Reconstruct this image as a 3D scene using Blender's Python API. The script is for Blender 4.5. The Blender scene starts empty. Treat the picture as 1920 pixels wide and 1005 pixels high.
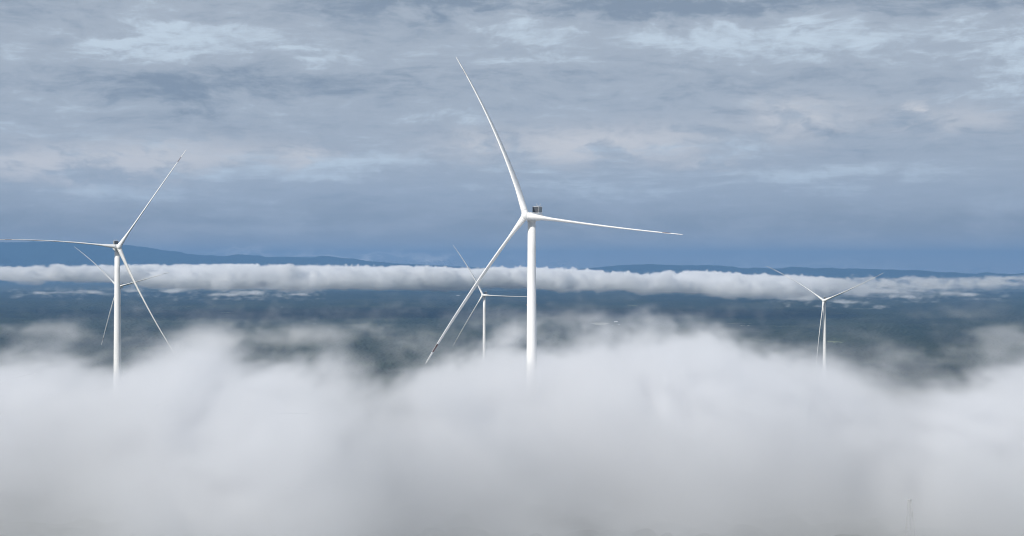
import bpy, bmesh, math, random
import numpy as np
from mathutils import Vector, Matrix

random.seed(7)
RNG = np.random.default_rng(11)
sc = bpy.context.scene
COL = sc.collection
F = 3200.0                       # focal length in pixels of the 1920 px wide photograph
rad = math.radians

# ------------------------------------------------------------------ helpers
def tag(o, label=None, cat=None, group=None, kind=None):
    if label: o['label'] = label
    if cat: o['category'] = cat
    if group: o['group'] = group
    if kind: o['kind'] = kind
    return o

def empty(name, loc, rz=0.0):
    o = bpy.data.objects.new(name, None)
    o.empty_display_size = 2.0
    o.location = loc
    o.rotation_euler = (0, 0, rz)
    COL.objects.link(o)
    return o

def link_mesh(name, me, mats, parent=None):
    o = bpy.data.objects.new(name, me)
    for m in mats: me.materials.append(m)
    COL.objects.link(o)
    if parent is not None: o.parent = parent
    return o

def from_bm(name, bm, mats, parent=None, smooth=True):
    me = bpy.data.meshes.new(name)
    bm.normal_update()
    bm.to_mesh(me); bm.free()
    for p in me.polygons: p.use_smooth = smooth
    return link_mesh(name, me, mats, parent)

def box(bm, c, s, mi=0, M=None, bevel=0.0):
    r = bmesh.ops.create_cube(bm, size=1.0)
    vs = r['verts']
    for v in vs:
        v.co = Vector((v.co.x*s[0], v.co.y*s[1], v.co.z*s[2])) + Vector(c)
        if M is not None: v.co = M @ v.co
    fs = set(f for v in vs for f in v.link_faces)
    for f in fs: f.material_index = mi
    if bevel > 0:
        es = list(set(e for v in vs for e in v.link_edges))
        bmesh.ops.bevel(bm, geom=es, offset=bevel, segments=3, affect='EDGES', profile=0.5)

def bar(bm, a, b, r, mi=0, n=8):
    a = Vector(a); b = Vector(b); d = b-a
    q = d.to_track_quat('Z', 'Y').to_matrix()
    rings = []
    for p in (a, b):
        rings.append([bm.verts.new(p + q @ Vector((math.cos(t)*r, math.sin(t)*r, 0))) for t in [2*math.pi*k/n for k in range(n)]])
    for k in range(n):
        f = bm.faces.new((rings[0][k], rings[0][(k+1) % n], rings[1][(k+1) % n], rings[1][k])); f.material_index = mi
    f = bm.faces.new(rings[0][::-1]); f.material_index = mi
    f = bm.faces.new(rings[1]); f.material_index = mi

def lathe(bm, prof, n=48, mi=0, M=None, cap=True):
    rings = []
    for (r, z) in prof:
        ring = []
        for k in range(n):
            t = 2*math.pi*k/n
            p = Vector((math.cos(t)*r, math.sin(t)*r, z))
            if M is not None: p = M @ p
            ring.append(bm.verts.new(p))
        rings.append(ring)
    for i in range(len(rings)-1):
        for k in range(n):
            f = bm.faces.new((rings[i][k], rings[i][(k+1) % n], rings[i+1][(k+1) % n], rings[i+1][k])); f.material_index = mi
    if cap:
        f = bm.faces.new(rings[0][::-1]); f.material_index = mi
        f = bm.faces.new(rings[-1]); f.material_index = mi

class NT:
    """small shader/geometry node writer"""
    def __init__(s, tree):
        s.t = tree
    def n(s, typ, **kw):
        nd = s.t.nodes.new(typ)
        for k, v in kw.items(): setattr(nd, k, v)
        return nd
    def put(s, sock, v):
        if hasattr(v, 'is_output'): s.t.links.new(v, sock)
        else: sock.default_value = v
    def m(s, op, a, b=0.0, c=None, clamp=False):
        nd = s.n('ShaderNodeMath', operation=op, use_clamp=clamp)
        s.put(nd.inputs[0], a); s.put(nd.inputs[1], b)
        if c is not None: s.put(nd.inputs[2], c)
        return nd.outputs[0]
    def vm(s, op, a, b=(0, 0, 0)):
        nd = s.n('ShaderNodeVectorMath', operation=op)
        s.put(nd.inputs[0], a); s.put(nd.inputs[1], b)
        return nd.outputs[0]
    def xyz(s, x, y, z):
        nd = s.n('ShaderNodeCombineXYZ')
        for i, v in enumerate((x, y, z)): s.put(nd.inputs[i], v)
        return nd.outputs[0]
    def noise(s, vec, scale, detail=6, rough=0.55, lac=2.0, dist=0.0, out=0):
        nd = s.n('ShaderNodeTexNoise')
        s.put(nd.inputs['Vector'], vec); nd.inputs['Scale'].default_value = scale
        nd.inputs['Detail'].default_value = detail; nd.inputs['Roughness'].default_value = rough
        nd.inputs['Lacunarity'].default_value = lac; nd.inputs['Distortion'].default_value = dist
        return nd.outputs[out]
    def ss(s, v, a, b, lo=0.0, hi=1.0):
        nd = s.n('ShaderNodeMapRange', interpolation_type='SMOOTHSTEP')
        s.put(nd.inputs[0], v); s.put(nd.inputs[1], a); s.put(nd.inputs[2], b); s.put(nd.inputs[3], lo); s.put(nd.inputs[4], hi)
        return nd.outputs[0]
    def mix(s, fac, a, b):
        nd = s.n('ShaderNodeMix', data_type='RGBA')
        s.put(nd.inputs[0], fac)
        s.put(nd.inputs[6], a if hasattr(a, 'is_output') else (*a, 1)); s.put(nd.inputs[7], b if hasattr(b, 'is_output') else (*b, 1))
        return nd.outputs[2]

def surf_mat(name, col, rough=0.6, var=0.0, scale=1.0, metal=0.0, spec=0.5):
    m = bpy.data.materials.new(name); m.use_nodes = True
    N = NT(m.node_tree); b = m.node_tree.nodes['Principled BSDF']
    b.inputs['Roughness'].default_value = rough; b.inputs['Metallic'].default_value = metal
    b.inputs['Specular IOR Level'].default_value = spec
    if var > 0:
        tc = N.n('ShaderNodeTexCoord').outputs['Object']
        f = N.noise(tc, scale, 5)
        c = N.mix(f, tuple(x*(1-var) for x in col), tuple(min(1, x*(1+var)) for x in col))
        N.put(b.inputs['Base Color'], c)
    else:
        b.inputs['Base Color'].default_value = (*col, 1)
    return m

# ------------------------------------------------------------------ numpy noise
def sstep(x, a, b):
    t = np.clip((x-a)/(b-a), 0, 1); return t*t*(3-2*t)

class VNoise:
    """tiling gradient-like value noise, sampled by gather"""
    def __init__(s, seed, n=64):
        s.n = n
        s.g = np.random.default_rng(seed).random((n, n, n), dtype=np.float32)
    def __call__(s, x, y, z):
        n = s.n
        xi = np.floor(x); yi = np.floor(y); zi = np.floor(z)
        fx = (x-xi).astype(np.float32); fy = (y-yi).astype(np.float32); fz = (z-zi).astype(np.float32)
        fx = fx*fx*fx*(fx*(fx*6-15)+10); fy = fy*fy*fy*(fy*(fy*6-15)+10); fz = fz*fz*fz*(fz*(fz*6-15)+10)
        xi = xi.astype(np.int32) % n; yi = yi.astype(np.int32) % n; zi = zi.astype(np.int32) % n
        x1 = (xi+1) % n; y1 = (yi+1) % n; z1 = (zi+1) % n
        g = s.g
        c00 = g[xi, yi, zi]*(1-fx)+g[x1, yi, zi]*fx
        c10 = g[xi, y1, zi]*(1-fx)+g[x1, y1, zi]*fx
        c01 = g[xi, yi, z1]*(1-fx)+g[x1, yi, z1]*fx
        c11 = g[xi, y1, z1]*(1-fx)+g[x1, y1, z1]*fx
        c0 = c00*(1-fy)+c10*fy; c1 = c01*(1-fy)+c11*fy
        return c0*(1-fz)+c1*fz
VN = VNoise(5)
def fbm(x, y, z, octs=5, gain=0.5, lac=2.03, billow=False):
    """about -1..1"""
    tot = 0.0; a = 1.0; s = 0.0
    for o in range(octs):
        v = VN(x+17.3*o, y+5.1*o, z+9.7*o)*2-1
        if billow: v = 1-2*np.abs(v)
        tot = tot+a*v; s += a
        a *= gain; x = x*lac; y = y*lac; z = z*lac
    return tot/s*1.6

# ------------------------------------------------------------------ camera
cam_d = bpy.data.cameras.new('camera'); cam = bpy.data.objects.new('camera', cam_d); COL.objects.link(cam)
cam.location = (0, 0, 0); cam.rotation_euler = (rad(90), 0, 0)
cam_d.sensor_width = 36.0; cam_d.lens = 36.0*F/1920.0
cam_d.clip_start = 1.0; cam_d.clip_end = 400000.0
sc.camera = cam
CX, CY = 960.0, 502.5
def at(px, py, D):                      # a point D metres ahead that the photo shows at (px, py)
    return Vector(((px-CX)/F*D, D, (CY-py)/F*D))

# ------------------------------------------------------------------ materials
PAINT = surf_mat('turbine_white_paint', (0.80, 0.80, 0.79), 0.45)
N = NT(PAINT.node_tree); _tc = N.n('ShaderNodeTexCoord').outputs['Object']
_s = N.ss(N.noise(N.vm('MULTIPLY', _tc, (1, 1, .05)), 1.3, 5, .6), .50, .78)
_p = N.mix(N.m('MULTIPLY', _s, .30), (.81, .81, .80), (.56, .55, .52))
N.put(PAINT.node_tree.nodes['Principled BSDF'].inputs['Base Color'], _p)
BAND = surf_mat('dark_red_band_paint', (0.07, 0.014, 0.02), 0.5)
GRILLE = surf_mat('radiator_grille', (0.045, 0.055, 0.07), 0.6, 0.4, 9.0)
SLAT = surf_mat('grey_slats', (0.36, 0.38, 0.39), 0.5, 0.3, 6.0)
STEEL = surf_mat('galvanised_steel', (0.55, 0.56, 0.57), 0.45, 0.15, 2.0, metal=0.3)
LAMP = surf_mat('lamp_housing', (0.22, 0.20, 0.20), 0.4)
JOINT = surf_mat('flange_grey', (0.60, 0.60, 0.60), 0.6)

# ------------------------------------------------------------------ terrain
PLAIN = -350.0
def terrain(x, y):
    x = np.asarray(x, float); y = np.asarray(y, float)
    zero = np.zeros_like(x)
    r = np.hypot(x, y*1.0)
    plain = PLAIN + 9*fbm(x/2600, y/1500, zero+3, 3) + 5*fbm(x/800, y/600, zero+8, 2)
    # the ridge the turbines stand on runs away from the camera
    crest = np.interp(y, [-3000, -400, 300, 700, 1070, 1350, 1700, 2200], [-140, -104, -97, -98, -107, -135, -172, -195])
    crest = crest - 9*sstep(np.abs(x), 300, 1500) + 3.0*fbm(x/260, y/260, zero+1, 3)
    w = sstep(y, 2350, 4700)
    w = np.maximum(w, sstep(np.abs(x), 1600, 4200)); w = np.maximum(w, sstep(-y, 900, 3500))
    return crest*(1-w)+plain*w

# ------------------------------------------------------------------ wind turbines
R = 75.0
def interp(s, xs, ys): return float(np.interp(s, xs, ys))
def blade_mesh(ang, b_in, b_out, root=1.9):
    """blade in rotor space: X right, Z up (seen from upwind), -Y upwind. Feathered, so the chord lies nearly along the shaft."""
    u = Vector((math.sin(ang), 0, math.cos(ang))); ccw = Vector((-math.cos(ang), 0, math.sin(ang))); ax = Vector((0, -1, 0))
    bm = bmesh.new(); n = 28
    S = [root/R, .035, .05, .07, .09, .115, .14, .17, .2, .24, .28, .33, .38, .44, .5, .56, .62, .68, .74, .79, .835, .872, .874, .90, .926, .928, .95, .97, .985, .995, 1.0]
    rings = []
    for s in S:
        c = R*(s*u + s*s*b_in*ccw + s*s*b_out*ax)
        t = (u + 2*s*b_in*ccw + 2*s*b_out*ax).normalized()
        chord = interp(s, [0, .03, .10, .2, .35, .6, .8, .93, .985, 1], [2.7, 2.8, 3.5, 3.8, 3.3, 2.45, 1.85, 1.4, 1.0, .4])
        thick = interp(s, [0, .03, .10, .2, .35, .6, .8, .93, .985, 1], [2.7, 2.7, 2.5, 2.1, 1.7, 1.25, .98, .8, .55, .2])
        tw = rad(interp(s, [0, .1, .3, .6, 1], [16, 16, 8, 2, 0]))     # twist left over after feathering
        cd = (ax*math.cos(tw) + ccw*math.sin(tw)); cd = (cd - t*cd.dot(t)).normalized()
        nd = t.cross(cd).normalized()
        rnd = interp(s, [0, .03, .16, 1], [1, 1, 0, 0])
        ring = []
        for k in range(n):
            th = 2*math.pi*k/n
            ex, ey = math.cos(th)*.5, math.sin(th)*.5
            xx = (1-math.cos(th))/2                                    # aerofoil: x from the nose
            ya = 5*.2*(.2969*math.sqrt(xx)-.126*xx-.3516*xx**2+.2843*xx**3-.1015*xx**4)/.2*(1 if th < math.pi else -1)
            ax_, ay_ = (.32-xx), ya*.5/.5*1.0
            X = (ex*rnd + ax_*(1-rnd))*chord
            Y = (ey*rnd + ay_*.5*2*(1-rnd)*.5)*thick
            ring.append(bm.verts.new(c + cd*X + nd*Y))
        rings.append(ring)
    for i in range(len(rings)-1):
        band = S[i] >= .8735 and S[i+1] <= .9265     # painted on one face of the blade only
        for k in range(n):
            mi = 1 if band and k >= n//2 else 0
            f = bm.faces.new((rings[i][k], rings[i][(k+1) % n], rings[i+1][(k+1) % n], rings[i+1][k])); f.material_index = mi
    bm.faces.new(rings[0][::-1]); bm.faces.new(rings[-1])
    bmesh.ops.recalc_face_normals(bm, faces=bm.faces)
    return bm

def tower_mesh(h):
    bm = bmesh.new()
    top = 1.62; base = 2.75
    prof = []
    for q in [0, .15, .3, .45, .6, .75, .9, 1.0]:
        prof.append((base+(top-base)*(q**.85), q*(h-2.3)))
    lathe(bm, prof, 64)
    return bm

def wind_turbine(label, hub, yaw, blades, ground_z):
    """hub: centre of the rotor; yaw: horizontal direction the rotor faces"""
    OV, TILT = 5.0, rad(5)
    yd = Vector((yaw[0], yaw[1], 0)).normalized()
    hub = Vector(hub); base = hub - yd*OV; h = hub.z-ground_z
    rz = math.atan2(yd.x, -yd.y)              # local -Y is upwind
    t = empty('wind_turbine', (base.x, base.y, ground_z), rz)
    tag(t, label, 'wind turbine', 'wind turbines rising out of the fog')
    tw = from_bm('tower', tower_mesh(h), [PAINT, JOINT], t)
    for sx in (-1, 1):                        # obstruction lights half way up the tower
        bm = bmesh.new(); zz = h-37.0; r = 1.98
        a = rad(12)*0+rz
        d = Matrix.Rotation(-rz, 3, 'Z') @ Vector((sx, 0, 0))
        p = d*(r+.16); box(bm, (0, 0, 0), (.34, .34, .42), 0, Matrix.Translation(p+Vector((0, 0, zz))), .08)
        bar(bm, d*(r-.1)+Vector((0, 0, zz-.3)), d*(r+.3)+Vector((0, 0, zz-.3)), .06)
        from_bm('obstruction_light', bm, [LAMP], tw)
    # nacelle
    Mt = Matrix.Translation((0, 0, h))
    bm = bmesh.new()
    secs = [(-3.4, 1.5, -1.55, 1.25), (-3.0, 1.72, -1.8, 1.45), (-1.5, 1.8, -2.05, 1.35), (4.5, 1.8, -2.05, 1.3), (6.6, 1.7, -1.75, 1.2), (6.95, 1.5, -1.45, 1.0)]
    rings = []
    for (y, w, z0, z1) in secs:
        ring = []
        zc, hz = (z0+z1)/2, (z1-z0)/2
        for k in range(32):
            th = 2*math.pi*k/32; c_, s_ = math.cos(th), math.sin(th)
            e = .42
            ring.append(bm.verts.new((w*math.copysign(abs(c_)**e, c_), y, h+zc+hz*math.copysign(abs(s_)**e, s_))))
        rings.append(ring)
    for i in range(len(rings)-1):
        for k in range(32): bm.faces.new((rings[i][k], rings[i+1][k], rings[i+1][(k+1) % 32], rings[i][(k+1) % 32]))
    bm.faces.new(rings[0]); bm.faces.new(rings[-1][::-1])
    lathe(bm, [(1.9, h-2.5), (1.9, h-1.9)], 48)       # yaw bearing skirt
    bmesh.ops.recalc_face_normals(bm, faces=bm.faces)
    nac = from_bm('nacelle', bm, [PAINT], t)
    # roof cooler at the rear of the nacelle
    bm = bmesh.new()
    y0, y1, z0, z1, w = 3.3, 6.6, h+1.5, h+3.9, 1.35
    box(bm, (0, y0-.02, (z0+z1)/2), (2*w-.1, .3, z1-z0-.1), 1)                   # front core
    box(bm, (0, y1-.30, (z0+z1)/2), (2*w-.1, .3, z1-z0-.1), 1)                   # rear core
    for sx in (-1, 1):
        for k in range(9):
            zz = z0+.2+k*(z1-z0-.4)/8
            box(bm, (sx*(w-.06), (y0+y1)/2+.1, zz), (.05, y1-y0-.5, .20), 2)
        for yy in (y0, y1): bar(bm, (sx*w, yy, z0-.25), (sx*w, yy, z1), .055)
        bar(bm, (sx*w, y0, z1), (sx*w, y1, z1), .10); box(bm, (sx*w, (y0+y1)/2, z0-.05), (.12, y1-y0, .3))
        bar(bm, (sx*w*.9, y1, z1), (sx*w*.9, y1+.55, h+1.35), .07)                # raking stay at the back
    for yy in (y0, y1):
        bar(bm, (-w, yy, z1), (w, yy, z1), .07); bar(bm, (-w, yy, z0), (w, yy, z0), .06)
    box(bm, (0, (y0+y1)/2, z1+.03), (2*w-.3, y1-y0-.3, .05), 0)
    from_bm('cooler', bm, [PAINT, GRILLE, SLAT], nac, smooth=False)
    bm = bmesh.new()
    for sx in (-.8, .8):
        bar(bm, (sx, 6.0, h+4.0), (sx, 6.0, h+5.1), .045)
        bar(bm, (sx-.2, 6.0, h+4.95), (sx+.2, 6.0, h+4.95), .035)
        bmesh.ops.create_uvsphere(bm, u_segments=10, v_segments=6, radius=.13, matrix=Matrix.Translation((sx, 6.0, h+5.12)))
    bar(bm, (-.8, 6.0, h+4.45), (.8, 6.0, h+4.45), .03)
    from_bm('wind_sensor', bm, [STEEL], nac)
    # rotor: hub and three blades in a tilted frame
    rot = Matrix.Translation((0, -OV, h)) @ Matrix.Rotation(-TILT, 4, 'X')
    bm = bmesh.new()
    Mh = Matrix.Rotation(rad(90), 4, 'X')         # lathe axis Z -> -Y
    lathe(bm, [(1.30, -1.75), (1.68, -1.65), (1.78, -1.0), (1.82, 0), (1.72, .75), (1.45, 1.35), (1.0, 1.78), (.5, 2.0), (.06, 2.08)], 48, 0, Mh)
    for (deg, bi, bo) in blades:                  # blade sockets
        a = rad(deg); q = Matrix.Rotation(a, 4, 'Y')
        lathe(bm, [(1.46, .5), (1.46, 1.75), (1.40, 1.98)], 36, 0, q)
    bmesh.ops.recalc_face_normals(bm, faces=bm.faces)
    hb = from_bm('hub', bm, [PAINT], t); hb.matrix_local = rot
    for (deg, bi, bo) in blades:
        o = from_bm('blade', blade_mesh(rad(deg), bi, bo), [PAINT, BAND], t); o.matrix_local = rot
    return t

TURB = [
    ('largest white wind turbine, nearest the camera, with a dark cooler cage on its nacelle',
     (5.71, 705.71, 21.75), (-.4919, -.8707), [(339.0, .100, .0756), (98.35, .0185, .105), (219.9, .105, .074)], -98),
    ('white wind turbine with one blade level to the left, its tower hiding another turbine behind',
     (-246.66, 1070.19, 13.22), (.3904, -.9206), [(34.53, 0, .078), (276.95, .0754, .0987), (158.1, .0674, .078)], -106),
    ('small white wind turbine whose level right blade ends behind the largest turbine tower',
     (-37.2, 2175.88, -34.59), (-.3587, -.9335), [(331.8, .071, .113), (92.7, .023, .035), (212.4, .036, .018)], -152),
    ('white wind turbine standing alone on the right, its rotor shaped like a Y',
     (356.08, 1949.76, -37.25), (-.3478, -.9376), [(307.7, .12, .156), (67.5, .041, .076), (187.5, .043, .063)], -156),
    ('small white wind turbine hidden behind a larger turbine tower, only thin blades showing',
     (-493.6, 2135.16, -23.51), (-.2592, -.9658), [(315.5, .0736, .15), (76.3, .0105, .036), (196.1, .047, .0345)], -142),
]
for (lab, hub, yaw, bl, _) in TURB:
    wind_turbine(lab, hub, yaw, bl, float(terrain(np.array([hub[0]]), np.array([hub[1]+5]))[0])-1.0)

# ------------------------------------------------------------------ lattice mast in the fog
STEELP = surf_mat('pale_mast_steel', (0.43, 0.44, 0.45), 0.6)
mp = at(1706, 938, 530); mx, my, mtop, mbase = mp.x, mp.y, mp.z, -97.0
mast = empty('lattice_mast', (mx, my, mbase), rad(20))
tag(mast, 'slim pale lattice mast standing half lost in the fog at the lower right', 'mast')
H = mtop-mbase
bm = bmesh.new()
def mw(z): return .42+(1-z/H)*1.5
zs = [0]; 
while zs[-1] < H-1.2: zs.append(min(H, zs[-1]+max(1.0, mw(zs[-1])*1.15)))
zs[-1] = H
for i in range(len(zs)-1):
    a, b = mw(zs[i]), mw(zs[i+1])
    cs = [(-1, -1), (1, -1), (1, 1), (-1, 1)]
    for k in range(4):
        p, q = cs[k], cs[(k+1) % 4]
        bar(bm, (p[0]*a, p[1]*a, zs[i]), (p[0]*b, p[1]*b, zs[i+1]), .10, 0, 6)
        bar(bm, (p[0]*a, p[1]*a, zs[i]), (q[0]*b, q[1]*b, zs[i+1]), .05, 0, 5)
        bar(bm, (p[0]*b, p[1]*b, zs[i+1]), (q[0]*b, q[1]*b, zs[i+1]), .05, 0, 5)
from_bm('lattice_frame', bm, [STEELP], mast, False)
bm = bmesh.new(); box(bm, (0, 0, H+.25), (1.1, 1.1, .5), 0, None, .08); from_bm('top_box', bm, [STEELP], mast)
for s in (-1, 1):
    bm = bmesh.new(); bar(bm, (s*.5, -.5, H-5), (s*.5, -.5, H-2.2), .16, 0, 10); from_bm('antenna', bm, [STEELP], mast)

# ------------------------------------------------------------------ ground, wood and fields
def grid_mesh(name, X, Y, Z, wrap=False):
    nr, na = X.shape
    co = np.empty((nr*na, 3), np.float32); co[:, 0] = X.ravel(); co[:, 1] = Y.ravel(); co[:, 2] = Z.ravel()
    i = np.arange(nr-1)[:, None]*na; j = np.arange(na if wrap else na-1)[None, :]
    j1 = (j+1) % na
    q = np.stack([i+j, i+j1, i+na+j1, i+na+j], -1).reshape(-1, 4).astype(np.int32)
    me = bpy.data.meshes.new(name)
    me.vertices.add(len(co)); me.vertices.foreach_set('co', co.ravel())
    me.loops.add(q.size); me.loops.foreach_set('vertex_index', q.ravel())
    me.polygons.add(len(q)); me.polygons.foreach_set('loop_start', np.arange(0, q.size, 4, dtype=np.int32))
    me.update(calc_edges=True)
    me.polygons.foreach_set('use_smooth', np.ones(len(q), bool))
    return me

GROUND = bpy.data.materials.new('ground_soil_and_scrub'); GROUND.use_nodes = True
N = NT(GROUND.node_tree); b = GROUND.node_tree.nodes['Principled BSDF']; b.inputs['Roughness'].default_value = .95
tc = N.n('ShaderNodeTexCoord').outputs['Object']
f1 = N.noise(tc, .004, 8, .6); f2 = N.noise(tc, .08, 5, .6)
N.put(b.inputs['Base Color'], N.mix(f2, N.mix(f1, (.035, .05, .02), (.075, .08, .035)), (.06, .065, .03)))

rr = np.concatenate([[0.5], np.geomspace(40, 2200, 60), np.geomspace(2300, 70000, 120)])
aa = np.linspace(0, 2*np.pi, 361)[:-1]
Rg, Ag = np.meshgrid(rr, aa, indexing='ij')
Xg, Yg = Rg*np.sin(Ag), Rg*np.cos(Ag)
me = grid_mesh('ground', Xg, Yg, terrain(Xg, Yg)-2.0, True)
ground = link_mesh('ground', me, [GROUND]); tag(ground, kind='structure')

# fields: open clearings on the plain (where the photo shows pale strips) : px, py, width px, depth px, colour
FIELDS = [(1562, 643, 40, 7, 0), (1838, 629, 48, 3, 1), (1800, 651, 40, 3, 1), (1385, 606, 60, 3, 0), (1125, 607, 46, 4, 1), (1662, 583, 46, 2, 1),
          (1560, 583, 30, 2, 1), (1855, 605, 24, 2, 1), (1400, 612, 26, 2, 1), (590, 608, 20, 2, 1), (720, 612, 26, 2, 0), (1180, 573, 40, 2, 0),
          (520, 576, 16, 1.5, 0), (1880, 662, 30, 2, 1), (420, 588, 30, 2, 0), (1020, 596, 40, 2, 0), (300, 575, 40, 2, 0), (1470, 583, 50, 2, 0), (1740, 668, 30, 2, 0)]
FP = []
for (px, py, w, d, k) in FIELDS:
    D = -PLAIN/((py-CY)/F)
    FP.append((at(px, py, D).x, D, w/F*D/2, d/F*D*D/-PLAIN/2, k))

# forest canopy: one continuous wood over ridge and plain
def canopy(X, Y, jit):
    Z = terrain(X, Y)
    zero = np.zeros_like(X)
    kind = fbm(X/420, Y/900, zero+20, 4)
    h = 7 + 5*kind + jit
    clear = np.zeros_like(X)
    for (fx, fy, fw, fd, k) in FP:
        e = np.sqrt(((X-fx)/fw)**2+((Y-fy)/fd)**2) + .35*fbm(X/90, Y/200, zero+fx*.01, 2)
        clear = np.maximum(clear, 1-sstep(e, .75, 1.05))
    h = h*(1-clear)-9*clear
    return Z+h, kind
FOREST = bpy.data.materials.new('forest_canopy'); FOREST.use_nodes = True
N = NT(FOREST.node_tree); b = FOREST.node_tree.nodes['Principled BSDF']; b.inputs['Roughness'].default_value = .9
b.inputs['Specular IOR Level'].default_value = .15
at_ = N.n('ShaderNodeAttribute'); at_.attribute_name = 'kind'; kf = at_.outputs['Fac']
tc = N.n('ShaderNodeTexCoord').outputs['Object']
n1 = N.noise(N.vm('MULTIPLY', tc, (1, .35, 1)), .02, 6, .65)
c = N.mix(kf, (.010, .019, .017), (.040, .058, .034))
c = N.mix(N.ss(n1, .40, .66), c, (.032, .045, .028))
n2 = N.noise(tc, .0016, 4, .6)
c = N.mix(N.ss(n2, .52, .72), c, (.046, .058, .036))
n3 = N.noise(N.vm('MULTIPLY', tc, (1, .5, 1)), .0045, 7, .68)
c = N.mix(N.ss(n3, .56, .70), c, (.085, .100, .055))
c = N.mix(N.ss(n3, .36, .44, 1.0, 0.0), c, (.010, .022, .015))
N.put(b.inputs['Base Color'], c)
rf = np.concatenate([np.geomspace(60, 2400, 260), np.geomspace(2410, 5400, 150), np.geomspace(5415, 26000, 560)])
af = np.linspace(-rad(24), rad(24), 1300)
Rf, Af = np.meshgrid(rf, af, indexing='ij')
Xf, Yf = Rf*np.sin(Af), Rf*np.cos(Af)
jit = RNG.normal(0, 1, Rf.shape).astype(np.float32)
k3 = np.array([.25, .5, .25])
for ax_ in (0, 1):
    jit = .5*jit + .25*np.roll(jit, 1, ax_) + .25*np.roll(jit, -1, ax_)
jit = jit/jit.std()*2.3
near = Rf < 5600
jit[near] = 2.6*fbm(Xf[near]/9.0, Yf[near]/9.0, np.zeros(int(near.sum()))+2, 2)
Zf, kind = canopy(Xf, Yf, jit)
me = grid_mesh('forest', Xf, Yf, Zf)
at2 = me.attributes.new('kind', 'FLOAT', 'POINT')
at2.data.foreach_set('value', np.clip(.5+.55*kind+.05*jit, 0, 1).astype(np.float32).ravel())
forest = link_mesh('forest', me, [FOREST]); tag(forest, kind='stuff')

# pale open fields in the wood
FM = [surf_mat('field_green', (.17, .20, .09), .95, .35, .01), surf_mat('field_pale', (.34, .33, .26), .95, .35, .01)]
for i, (fx, fy, fw, fd, k) in enumerate(FP):
    ns = 40; th = np.linspace(0, 2*np.pi, ns, endpoint=False)
    rj = 1+.16*np.sin(3*th+i)+.1*np.sin(7*th+2*i)
    q = np.linspace(0.02, 1, 8)[:, None]
    X = fx+q*fw*rj*np.cos(th)[None]; Y = fy+q*fd*rj*np.sin(th)[None]
    me = grid_mesh('field', X, Y, terrain(X, Y)-.6, True)
    o = link_mesh('field', me, [FM[k]]); tag(o, kind='structure')

# small far sheds on the plain
WALLM = surf_mat('shed_white_wall', (.75, .74, .70), .7); ROOFM = surf_mat('shed_pale_roof', (.52, .54, .56), .5); DOORM = surf_mat('shed_door', (.2, .22, .25), .6)
SHEDS = [(529, 577, 20, 'white shed alone in the dark forest on the left plain'),
         (589, 609, 26, 'white shed in a small clearing just above the left part of the fog'),
         (859, 555, 40, 'long white shed at the foot of the cloud bank beside the small middle turbine'),
         (1155, 606, 26, 'larger white shed of the far hamlet right of the largest tower'),
         (1160, 609.5, 18, 'smaller white shed in front of the larger one in the far hamlet'),
         (1150, 611, 18, 'low white shed at the near edge of the far hamlet'),
         (1553, 584, 24, 'white shed close beside the rotor of the lone right turbine'),
         (1661, 589, 16, 'tiny white shed far right of the lone right turbine'),
         (1854, 605.5, 30, 'white shed in a pale clearing near the right edge of the plain')]
for i, (px, py, L, lab) in enumerate(SHEDS):
    D = -PLAIN/((py-CY)/F); p = at(px, py, D); z = float(terrain(np.array([p.x]), np.array([D]))[0])
    t = empty('shed', (p.x, D, z-2), rad(-12+i*17 % 40)); tag(t, lab, 'shed', 'white sheds on the far plain')
    hw, hd, hh = L*.42, L*.25, L*.15+6
    bm = bmesh.new(); box(bm, (0, 0, hh/2), (2*hw, 2*hd, hh)); from_bm('wall', bm, [WALLM], t, False)
    bm = bmesh.new()
    e = .5; v = [bm.verts.new(c) for c in ((-hw-e, -hd-e, hh+.02), (hw+e, -hd-e, hh+.02), (hw+e, hd+e, hh+.02), (-hw-e, hd+e, hh+.02), (-hw-e, 0, hh+hd*.5), (hw+e, 0, hh+hd*.5))]
    for fc in ((0, 1, 5, 4), (2, 3, 4, 5), (0, 4, 3), (1, 2, 5), (3, 2, 1, 0)): bm.faces.new([v[k] for k in fc])
    from_bm('roof', bm, [ROOFM], t, False)
    bm = bmesh.new(); box(bm, (hw*.3, -hd-.05, hh*.4), (L*.16, .1, hh*.55)); from_bm('door', bm, [DOORM], t, False)

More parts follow.
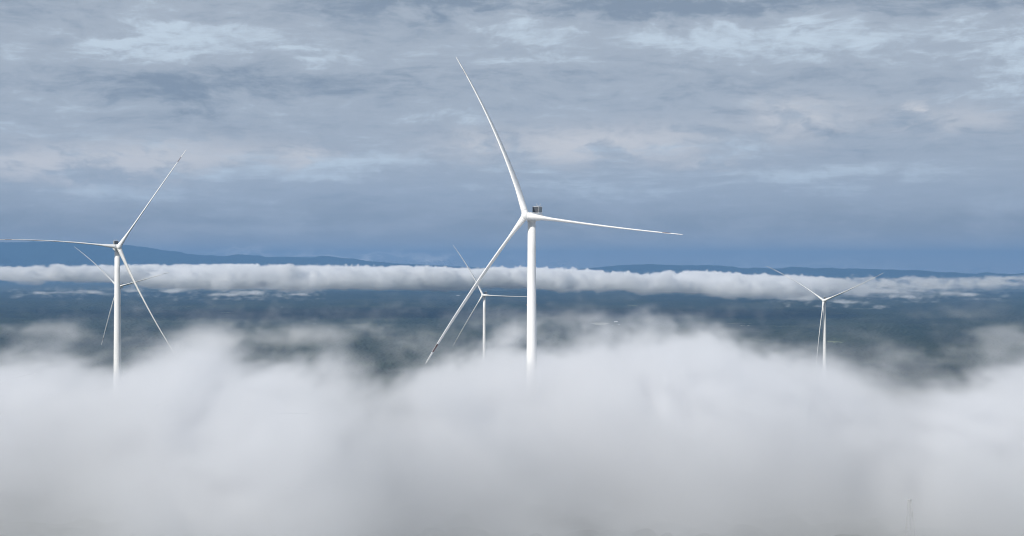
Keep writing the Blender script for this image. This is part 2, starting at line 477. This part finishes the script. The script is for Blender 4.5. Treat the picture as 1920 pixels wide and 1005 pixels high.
# ------------------------------------------------------------------ mountains on the horizon
MTN = bpy.data.materials.new('far_forested_mountain'); MTN.use_nodes = True
N = NT(MTN.node_tree); b = MTN.node_tree.nodes['Principled BSDF']; b.inputs['Roughness'].default_value = .95; b.inputs['Specular IOR Level'].default_value = .1
tc = N.n('ShaderNodeTexCoord').outputs['Object']
N.put(b.inputs['Base Color'], N.mix(N.noise(tc, .0012, 8, .65), (.012, .024, .014), (.034, .050, .026)))
def mountain(name, prof, D, depth, seed):
    px = np.array([p[0] for p in prof], float); py = np.array([p[1] for p in prof], float)
    xs = np.linspace(px[0], px[-1], 700); crest = np.interp(xs, px, py)
    ker = np.hanning(17); ker /= ker.sum(); crest = np.convolve(np.pad(crest, 8, 'edge'), ker, 'valid')
    X0 = (xs-CX)/F*D; Hc = (CY-crest)/F*D-PLAIN
    v = np.linspace(-1, 1, 61)
    V, X = np.meshgrid(v, X0, indexing='ij')
    zero = np.zeros_like(X)
    Y = D+V*depth
    n = fbm(X/1500, Y/1500, zero+seed, 5)
    prof_ = (1-np.abs(V)**1.25)
    Z = PLAIN-20+(Hc[None]+20)*np.clip(prof_*(1+.42*n*(1-np.exp(-(V/.22)**2))), 0, 1.0) + 26*fbm(X/300, Y/300, zero+seed, 4)*(1-np.abs(V))
    me = grid_mesh(name, X, Y, Z)
    o = link_mesh(name, me, [MTN]); tag(o, kind='structure'); return o
mountain('mountain', [(-700, 462), (-300, 470), (-60, 461), (0, 455), (90, 453), (180, 456), (250, 461), (320, 471), (380, 478), (425, 481), (452, 476), (480, 480), (560, 483), (612, 480), (640, 483), (700, 491), (760, 495), (830, 499), (960, 505), (1080, 510)], 46000, 3000, 2)
mountain('mountain', [(900, 512), (1040, 506), (1110, 503), (1160, 498), (1215, 496), (1290, 497), (1345, 499), (1410, 503), (1450, 503), (1485, 501), (1530, 502), (1600, 505), (1700, 507), (1800, 511), (1950, 514), (2300, 519)], 42000, 2600, 31)

# ------------------------------------------------------------------ clouds and fog as real volumes
def grid_volume(name, lo, hi, arr, mat):
    nx, ny, nz = arr.shape
    me = bpy.data.meshes.new(name); me.vertices.add(arr.size)
    a = me.attributes.new('dens', 'FLOAT', 'POINT'); a.data.foreach_set('value', np.ascontiguousarray(arr.transpose(2, 1, 0), np.float32).ravel())
    o = link_mesh(name, me, [mat])
    g = bpy.data.node_groups.new(name+'_volume', 'GeometryNodeTree')
    g.interface.new_socket('Geometry', in_out='INPUT', socket_type='NodeSocketGeometry'); g.interface.new_socket('Geometry', in_out='OUTPUT', socket_type='NodeSocketGeometry')
    N = NT(g)
    gi = N.n('NodeGroupInput'); go = N.n('NodeGroupOutput')
    pos = N.n('GeometryNodeInputPosition').outputs[0]
    sp = N.n('ShaderNodeSeparateXYZ'); g.links.new(pos, sp.inputs[0])
    idx = []
    for i, n_ in enumerate((nx, ny, nz)):
        t = N.m('DIVIDE', N.m('SUBTRACT', sp.outputs[i], float(lo[i])), float(hi[i]-lo[i])/(n_-1))
        idx.append(N.m('MINIMUM', N.m('MAXIMUM', N.m('ROUND', t), 0.0), float(n_-1)))
    fl = N.m('ADD', idx[0], N.m('MULTIPLY', float(nx), N.m('ADD', idx[1], N.m('MULTIPLY', idx[2], float(ny)))))
    si = N.n('GeometryNodeSampleIndex', data_type='FLOAT', domain='POINT', clamp=True)
    na = N.n('GeometryNodeInputNamedAttribute', data_type='FLOAT'); na.inputs['Name'].default_value = 'dens'
    g.links.new(gi.outputs[0], si.inputs['Geometry'])
    g.links.new(next(s for s in na.outputs if s.enabled), next(s for s in si.inputs if s.name == 'Value' and s.enabled))
    g.links.new(fl, si.inputs['Index'])
    vc = N.n('GeometryNodeVolumeCube')
    g.links.new(next(s for s in si.outputs if s.enabled), vc.inputs['Density'])
    vc.inputs['Background'].default_value = 0.0
    vc.inputs['Min'].default_value = lo; vc.inputs['Max'].default_value = hi
    for k, n_ in zip(('Resolution X', 'Resolution Y', 'Resolution Z'), (nx, ny, nz)): vc.inputs[k].default_value = n_
    sm = N.n('GeometryNodeSetMaterial'); sm.inputs['Material'].default_value = mat
    g.links.new(vc.outputs[0], sm.inputs[0]); g.links.new(sm.outputs[0], go.inputs[0])
    md = o.modifiers.new('volume', 'NODES'); md.node_group = g
    return o

def vol_mat(name, dens, col, aniso, step=1.0):
    m = bpy.data.materials.new(name); m.use_nodes = True
    t = m.node_tree; t.nodes.remove(t.nodes['Principled BSDF'])
    v = t.nodes.new('ShaderNodeVolumePrincipled')
    v.inputs['Color'].default_value = (*col, 1); v.inputs['Density'].default_value = dens; v.inputs['Anisotropy'].default_value = aniso
    t.links.new(v.outputs[0], t.nodes['Material Output'].inputs['Volume'])
    m.cycles.volume_step_rate = step
    return m

# --- the near fog lying on the ridge
lo, hi = (-620.0, 190.0, -126.0), (620.0, 1460.0, -14.0); res = (496, 290, 57)
gx, gy, gz = [np.linspace(lo[i], hi[i], res[i], dtype=np.float32) for i in range(3)]
X2, Y2 = np.meshgrid(gx, gy, indexing='ij'); z2 = np.zeros_like(X2)
PX = CX+X2/Y2*F
edge_px = [-800, 0, 100, 200, 300, 400, 500, 600, 690, 770, 850, 950, 1050, 1150, 1250, 1350, 1450, 1550, 1640, 1720, 1800, 1900, 2700]
edge_py = [640, 632, 642, 655, 662, 660, 665, 684, 694, 684, 650, 640, 652, 655, 640, 640, 655, 675, 692, 690, 680, 662, 650]
Dedge = 45*F/(np.interp(PX, edge_px, edge_py)+12-CY)
Dedge = Dedge*(1+.10*fbm(X2/80, Y2/500, z2+2, 4))
Htop = np.interp(Y2, [190, 400, 600, 700, 820, 1000, 1250], [-46, -41, -25, -26, -32, -37, -42])-10*sstep(-X2, 100, 220)-1*np.exp(-((PX-690)/80)**2)-8*np.exp(-((PX-1700)/110)**2)-3*sstep(PX, 1500, 1600)
big = fbm(X2/120, Y2/260, z2+40, 3); med = fbm(X2/44, Y2/110, z2+50, 4)
Htop = Htop+2.0*big+4.0*med
Htop = Htop-80*sstep(Y2, Dedge-40, Dedge+110)
# hollows where the fog lies thin and the dark wood below greys it
thin = .045+.955*sstep(Y2+120*fbm(X2/85, Y2/130, z2+90, 3)-40*np.cos(X2/70+.9), 400, 700)
thin = thin*(1-.8*np.exp(-((X2-100)/48)**2-((Y2-400)/120)**2))
Htop = Htop-7*(1-thin)
YS = np.where(Y2 < 550, Y2, 550+(Y2-550)*.60)          # the far side is drawn out into long shreds
fringe = .15+.85*sstep(Dedge-Y2, -20, 260)
dens = np.empty(res, np.float32)
for k, z in enumerate(gz):
    zz = np.full_like(X2, z)
    wx = 13*fbm(X2/34, YS/120, zz/26+60, 3); wz = 12*fbm(X2/30, YS/120, zz/24+70, 3)
    n = fbm((X2+wx)/24, YS/105, (zz+wz)/19, 5, .74)
    s = (Htop-z)/11.0+n*2.3
    d = np.clip((s+.05)/2.2, 0, 1)**1.8
    d *= .28+.72*sstep(Htop-z, 0, 18)
    dens[:, :, k] = d*thin*fringe
# loose wisps above and beyond the bank: px, py, distance, half sizes (x, y, z), strength
WISPS = [(420, 632, 1180, 60, 80, 13, .55), (545, 628, 1160, 45, 60, 10, .50), (650, 622, 1150, 34, 50, 9, .55), (350, 645, 1100, 40, 60, 13, .5),
         (60, 618, 1150, 60, 70, 8, .5), (900, 618, 1050, 28, 60, 16, .35), (960, 622, 1050, 24, 60, 14, .4), (1090, 600, 1200, 22, 40, 9, .25),
         (1250, 632, 1150, 60, 70, 13, .4), (1360, 640, 1150, 40, 60, 14, .4), (1760, 672, 1000, 38, 60, 16, .4), (1870, 655, 1050, 26, 60, 18, .45), (780, 640, 1000, 30, 60, 14, .25)]
Yb = gy[None, :, None]; Xb = gx[:, None, None]; Zb = gz[None, None, :]
for i, (px, py, D, sx, sy, sz, st) in enumerate(WISPS):
    p = at(px, py, D)
    ix = np.where(np.abs(gx-p.x) < 2.2*sx)[0]; iy = np.where(np.abs(gy-p.y) < 2.2*sy)[0]; iz = np.where(np.abs(gz-p.z) < 2.2*sz)[0]
    if not (len(ix) and len(iy) and len(iz)): continue
    a, b_, c_ = np.meshgrid(gx[ix], gy[iy], gz[iz], indexing='ij')
    g0 = np.exp(-((a-p.x)/sx)**2-((b_-p.y)/sy)**2-((c_-p.z)/sz)**2)
    n = fbm(a/26+i+.6*fbm(a/20, b_/60, c_/15+i, 2), b_/70, c_/14, 5, .64)
    w = st*.5*np.clip((g0*1.1+.9*n-.5)/1.1, 0, 1)**1.5
    sl = np.ix_(ix, iy, iz)
    dens[sl] = np.maximum(dens[sl], w.astype(np.float32))
ex = np.minimum(sstep(gx, lo[0], lo[0]+90), 1-sstep(gx, hi[0]-90, hi[0]))[:, None, None]
ey = np.minimum(sstep(gy, lo[1], lo[1]+70), 1-sstep(gy, hi[1]-60, hi[1]))[None, :, None]
dens *= ex*ey; dens[dens < .004] = 0; dens[:, :, -1] = 0
fog = grid_volume('fog', lo, hi, dens, vol_mat('fog_droplets', .085, (.915, .922, .938), 0.0, 2.0)); tag(fog, kind='stuff')

# --- the bank of low cloud drifting over the plain
lo, hi = (-4700.0, 10300.0, -262.0), (4700.0, 14300.0, 34.0); res = (1180, 130, 46)
gx, gy, gz = [np.linspace(lo[i], hi[i], res[i], dtype=np.float32) for i in range(3)]
X2, Y2 = np.meshgrid(gx, gy, indexing='ij'); z2 = np.zeros_like(X2)
PX = CX+X2/Y2*F
Dref = 12200.0
top_px = [-900, 0, 200, 400, 700, 1000, 1100, 1200, 1340, 1450, 1560, 1700, 1920, 2800]
top_py = [506, 506, 502, 500, 504, 507, 510, 519, 514, 522, 524, 524, 522, 522]
bot_px = [-900, 0, 180, 300, 420, 560, 700, 900, 1100, 1300, 1500, 1680, 1850, 1920, 2800]
bot_py = [529, 529, 530, 537, 541, 543, 542, 543, 546, 551, 560, 557, 546, 541, 541]
Zt = (CY-np.interp(PX, top_px, top_py))/F*Dref
zb = (CY-np.interp(PX, bot_px, bot_py))/F*11400
Zt = Zt-20+15*fbm(X2/420, Y2/600, z2+4, 3)+30*fbm(X2/105, Y2/260, z2+14, 4, billow=True)
zb = zb+6+30*fbm(X2/380, Y2/700, z2+24, 4)
Dn = 11300+60*fbm(X2/420, Y2/4000, z2+9, 4)
right = sstep(PX, 1380, 1620)
gap = sstep(fbm(X2/330+5, Y2/900, z2+77, 3), .38, .95)*(1-right)
back = 1-sstep(Y2, 13300, 14200)
dens = np.empty(res, np.float32)
for k, z in enumerate(gz):
    zz = np.full_like(X2, z)
    wx = 30*fbm(X2/110, Y2/240, zz/70+33, 2)
    n = fbm((X2+wx)/150, Y2/300, zz/85, 5, .57)
    nb = fbm((X2+wx)/84+7, Y2/190, zz/52, 4, .56, billow=True)
    up = (Zt-z)/24.0
    dn = (z-zb)/20.0
    s = np.minimum(np.minimum(np.minimum(up, dn), (Y2-Dn)/55.0), 2.1-2.15*right-1.9*gap)+.70*n+.46*nb
    lowd = .12+.88*sstep(z, zb, zb+85)
    dens[:, :, k] = sstep(s, .25, 1.0)*back*sstep(Y2, Dn-420, Dn-140)*(1-.55*right)*lowd
# scattered scraps under and in front of the bank
SCR = [(85, 549, 11200, 80, 8), (170, 548, 11100, 110, 11), (255, 545, 11200, 60, 9), (420, 552, 11000, 130, 12), (470, 549, 11100, 100, 12), (330, 545, 11200, 90, 13), (560, 552, 11000, 60, 9),
       (1590, 566, 11000, 90, 12), (1700, 556, 11100, 120, 13), (1780, 550, 11200, 90, 13), (1825, 552, 11100, 70, 11), (1660, 546, 11200, 100, 14), (1880, 530, 11400, 110, 12), (1500, 560, 11100, 110, 14)]
for i, (px, py, D, sx, sz) in enumerate(SCR):
    p = at(px, py, D); sy = 170
    ix = np.where(np.abs(gx-p.x) < 2.4*sx)[0]; iy = np.where(np.abs(gy-p.y) < 2.4*sy)[0]; iz = np.where(np.abs(gz-p.z) < 2.4*sz+12)[0]
    if not (len(ix) and len(iy) and len(iz)): continue
    a, b_, c_ = np.meshgrid(gx[ix], gy[iy], gz[iz], indexing='ij')
    w = .5*np.clip((np.exp(-((a-p.x)/sx)**2-((b_-p.y)/sy)**2-((c_-p.z)/sz)**2)*1.1+.75*fbm(a/62+i, b_/150, c_/22, 5, .6)-.35)/1.1, 0, 1)**1.4
    sl = np.ix_(ix, iy, iz); dens[sl] = np.maximum(dens[sl], w.astype(np.float32))
ex = np.minimum(sstep(gx, lo[0], lo[0]+300), 1-sstep(gx, hi[0]-300, hi[0]))[:, None, None]
dens *= ex; dens[dens < .004] = 0; dens[:, :, 0] = 0; dens[:, :, -1] = 0; dens[:, 0] = 0; dens[:, -1] = 0
bank = grid_volume('cloud_bank', lo, hi, dens, vol_mat('cloud_droplets', .032, (.995, .995, .995), 0.0, 2.0)); tag(bank, kind='stuff')

# --- the air itself
bm = bmesh.new(); box(bm, (0, 0, (-385+720)/2), (150000, 150000, 1105))
haze = from_bm('haze', bm, [vol_mat('hazy_air', 3.5e-5, (.22, .43, .75), 0.0)], None, False); tag(haze, kind='stuff')

# ------------------------------------------------------------------ sun and sky
SUN_AZ, SUN_EL = rad(180+40), rad(31)        # compass azimuth from +Y (ahead), clockwise: behind the camera and to its left
sd = Vector((math.sin(SUN_AZ)*math.cos(SUN_EL), math.cos(SUN_AZ)*math.cos(SUN_EL), math.sin(SUN_EL)))
ld = bpy.data.lights.new('sun', 'SUN'); ld.energy = 4.2; ld.angle = rad(.53); ld.color = (1, .955, .885)
lo_ = bpy.data.objects.new('sun', ld); COL.objects.link(lo_); lo_.location = (-100, -100, 400)
lo_.rotation_euler = sd.to_track_quat('Z', 'Y').to_euler()

w = bpy.data.worlds.new('World'); sc.world = w; w.use_nodes = True
N = NT(w.node_tree); bg = w.node_tree.nodes['Background']
sky = N.n('ShaderNodeTexSky', sky_type='NISHITA'); sky.sun_disc = False
sky.sun_elevation = SUN_EL; sky.sun_rotation = SUN_AZ; sky.air_density = 1.0; sky.dust_density = 1.0; sky.ozone_density = 1.0
tc = N.n('ShaderNodeTexCoord').outputs['Generated']
sp = N.n('ShaderNodeSeparateXYZ'); w.node_tree.links.new(tc, sp.inputs[0])
azn = N.m('MULTIPLY', N.m('ARCTAN2', sp.outputs[0], sp.outputs[1]), 57.29578)          # degrees
eln = N.m('MULTIPLY', N.m('ARCSINE', sp.outputs[2]), 57.29578)
# layered cloud: stretched along the horizon, more so lower down
el_c = N.m('MAXIMUM', eln, -3.0)
v = N.xyz(azn, N.m('MULTIPLY', el_c, 2.5), 0.0)
warp = N.vm('MULTIPLY', N.vm('SUBTRACT', N.noise(v, .16, 4, .55, out=1), (.5, .5, .5)), (4.0, 3.0, 0))
vw = N.vm('ADD', v, warp)
nA = N.noise(vw, .11, 9, .60)                                    # big patches
nB = N.noise(N.vm('ADD', N.vm('MULTIPLY', vw, (1, 1.5, 1)), (40, 11, 3)), .33, 8, .60)      # streaks
nD = N.noise(N.vm('ADD', N.vm('MULTIPLY', vw, (1, 1.25, 1)), (3, 5, 60)), .95, 8, .62)
nE = N.noise(N.vm('ADD', N.vm('MULTIPLY', vw, (1, 1.1, 1)), (31, 8, 2)), 2.3, 7, .6)
nC = N.noise(N.vm('ADD', vw, (9, 70, 5)), .55, 9, .62)           # puffs
sAz = N.m('ADD', azn, N.m('MULTIPLY', N.m('SUBTRACT', nB, .5), 7.0))
sEl = N.m('ADD', eln, N.m('MULTIPLY', N.m('SUBTRACT', nC, .5), 2.2))
def blob(px, py, sx, sy, amp):
    a0 = math.degrees(math.atan((px-CX)/F)); e0 = math.degrees(math.atan((CY-py)/F)); k = math.degrees(1/F)
    u = N.m('DIVIDE', N.m('SUBTRACT', sAz, a0), sx*k); t = N.m('DIVIDE', N.m('SUBTRACT', sEl, e0), sy*k)
    return N.m('MULTIPLY', N.m('EXPONENT', N.m('MULTIPLY', N.m('ADD', N.m('MULTIPLY', u, u), N.m('MULTIPLY', t, t)), -1.0)), amp)
def total(bl):
    s = None
    for q in bl:
        t = blob(*q); s = t if s is None else N.m('ADD', s, t)
    return s
# light gaps (+) and dark cloud bellies (-)
tone = total([(250, 85, 170, 30, .34), (620, 100, 80, 26, .22), (480, 8, 90, 14, .20), (1010, 45, 90, 50, .16), (1250, 95, 150, 26, .20), (1560, 80, 170, 28, .22), (1880, 100, 90, 40, .22), (60, 235, 160, 30, .10),
              (420, 40, 120, 16, -.22), (330, 175, 330, 26, -.34), (700, 20, 170, 30, -.18), (60, 40, 130, 60, -.10), (1330, 20, 260, 30, -.24), (1850, 20, 170, 24, -.26), (1050, 185, 190, 30, -.16), (1500, 330, 400, 40, .10), (600, 330, 400, 40, .10), (700, 150, 160, 24, -.10), (1000, 4, 800, 18, -.34), (1240, 60, 420, 24, .08)])
warm = total([(60, 305, 150, 32, .75), (270, 300, 130, 40, .55), (430, 285, 150, 30, .5), (560, 285, 40, 14, .5), (980, 265, 160, 26, .65), (1200, 260, 180, 34, .7), (1500, 215, 110, 34, .75), (1690, 215, 28, 20, .8), (1800, 225, 100, 22, .5), (1330, 300, 60, 10, .4)])
mott = N.m('ADD', N.m('MULTIPLY', N.m('SUBTRACT', nA, .5), .75), N.m('MULTIPLY', N.m('SUBTRACT', nB, .5), .65))
mott = N.m('ADD', mott, N.m('MULTIPLY', N.m('SUBTRACT', nD, .5), .62))
mott = N.m('ADD', mott, N.m('MULTIPLY', N.m('SUBTRACT', nE, .5), .14))
mott = N.m('MULTIPLY', mott, N.ss(eln, 1.0, 6.0, .45, 1.15))
lay = N.noise(N.xyz(N.m('MULTIPLY', azn, .10), N.m('ADD', N.m('MULTIPLY', el_c, 1.15), N.m('MULTIPLY', nB, .35)), 4.0), 1.0, 6, .6)
mott = N.m('ADD', mott, N.m('MULTIPLY', N.m('MULTIPLY', N.m('SUBTRACT', lay, .5), N.ss(eln, 3.0, 8.0, 1.0, .45)), 1.0))
f = N.m('ADD', N.m('MULTIPLY', mott, 1.12), N.m('ADD', N.m('MULTIPLY', tone, 1.15), .52))
dark, mid, light = (.255, .318, .405), (.425, .485, .565), (.600, .700, .800)
cA = N.mix(N.ss(f, -.05, .56), dark, mid)
cA = N.mix(N.ss(f, .52, .92), cA, light)
# lit puffs
cA = N.mix(N.m('MULTIPLY', warm, N.ss(nC, .38, .56, .15, 1.15), clamp=True), cA, (.68, .69, .72))
# the slate-blue band above the horizon
band = N.m('SUBTRACT', 1.0, N.ss(N.m('ADD', eln, N.m('MULTIPLY', N.m('SUBTRACT', nB, .5), .9)), .9, 2.7))
cA = N.mix(N.m('MULTIPLY', band, .85), cA, N.mix(N.ss(nB, .38, .68), (.34, .36, .37), (.50, .51, .52)))
low = N.m('SUBTRACT', 1.0, N.ss(eln, -.5, 1.7))
cA = N.mix(low, cA, (.85, .80, .74))
# bright line of far cloud just over the mountains
lines = total([(560, 480, 230, 5, .8), (420, 472, 70, 4, .6), (760, 484, 170, 5, .7), (1500, 492, 240, 5, .25)])
cA = N.mix(N.m('MULTIPLY', lines, N.ss(nC, .34, .6), clamp=True), cA, (1.9, 1.8, 1.65))
up = N.ss(eln, 12.0, 40.0, 1.0, .62)                              # overhead the cloud breaks up
skyc = N.vm('SCALE', sky.outputs[0]); skyc.node.inputs['Scale'].default_value = .10
col = N.mix(up, skyc, cA)
N.put(bg.inputs['Color'], col); bg.inputs['Strength'].default_value = 1.0

# ------------------------------------------------------------------ render settings
sc.render.engine = 'CYCLES'
cy = sc.cycles
cy.use_denoising = True; cy.filter_width = 1.1
try: cy.denoiser = 'OPENIMAGEDENOISE'
except Exception: pass
cy.use_adaptive_sampling = True; cy.adaptive_threshold = .02
cy.max_bounces = 18; cy.diffuse_bounces = 2; cy.glossy_bounces = 2; cy.transmission_bounces = 2; cy.transparent_max_bounces = 8; cy.volume_bounces = 16
cy.volume_step_rate = 1.0; cy.volume_max_steps = 512
cy.caustics_reflective = False; cy.caustics_refractive = False
sc.view_settings.view_transform = 'Standard'; sc.view_settings.look = 'None'
sc.view_settings.exposure = 0.0; sc.view_settings.gamma = 1.0
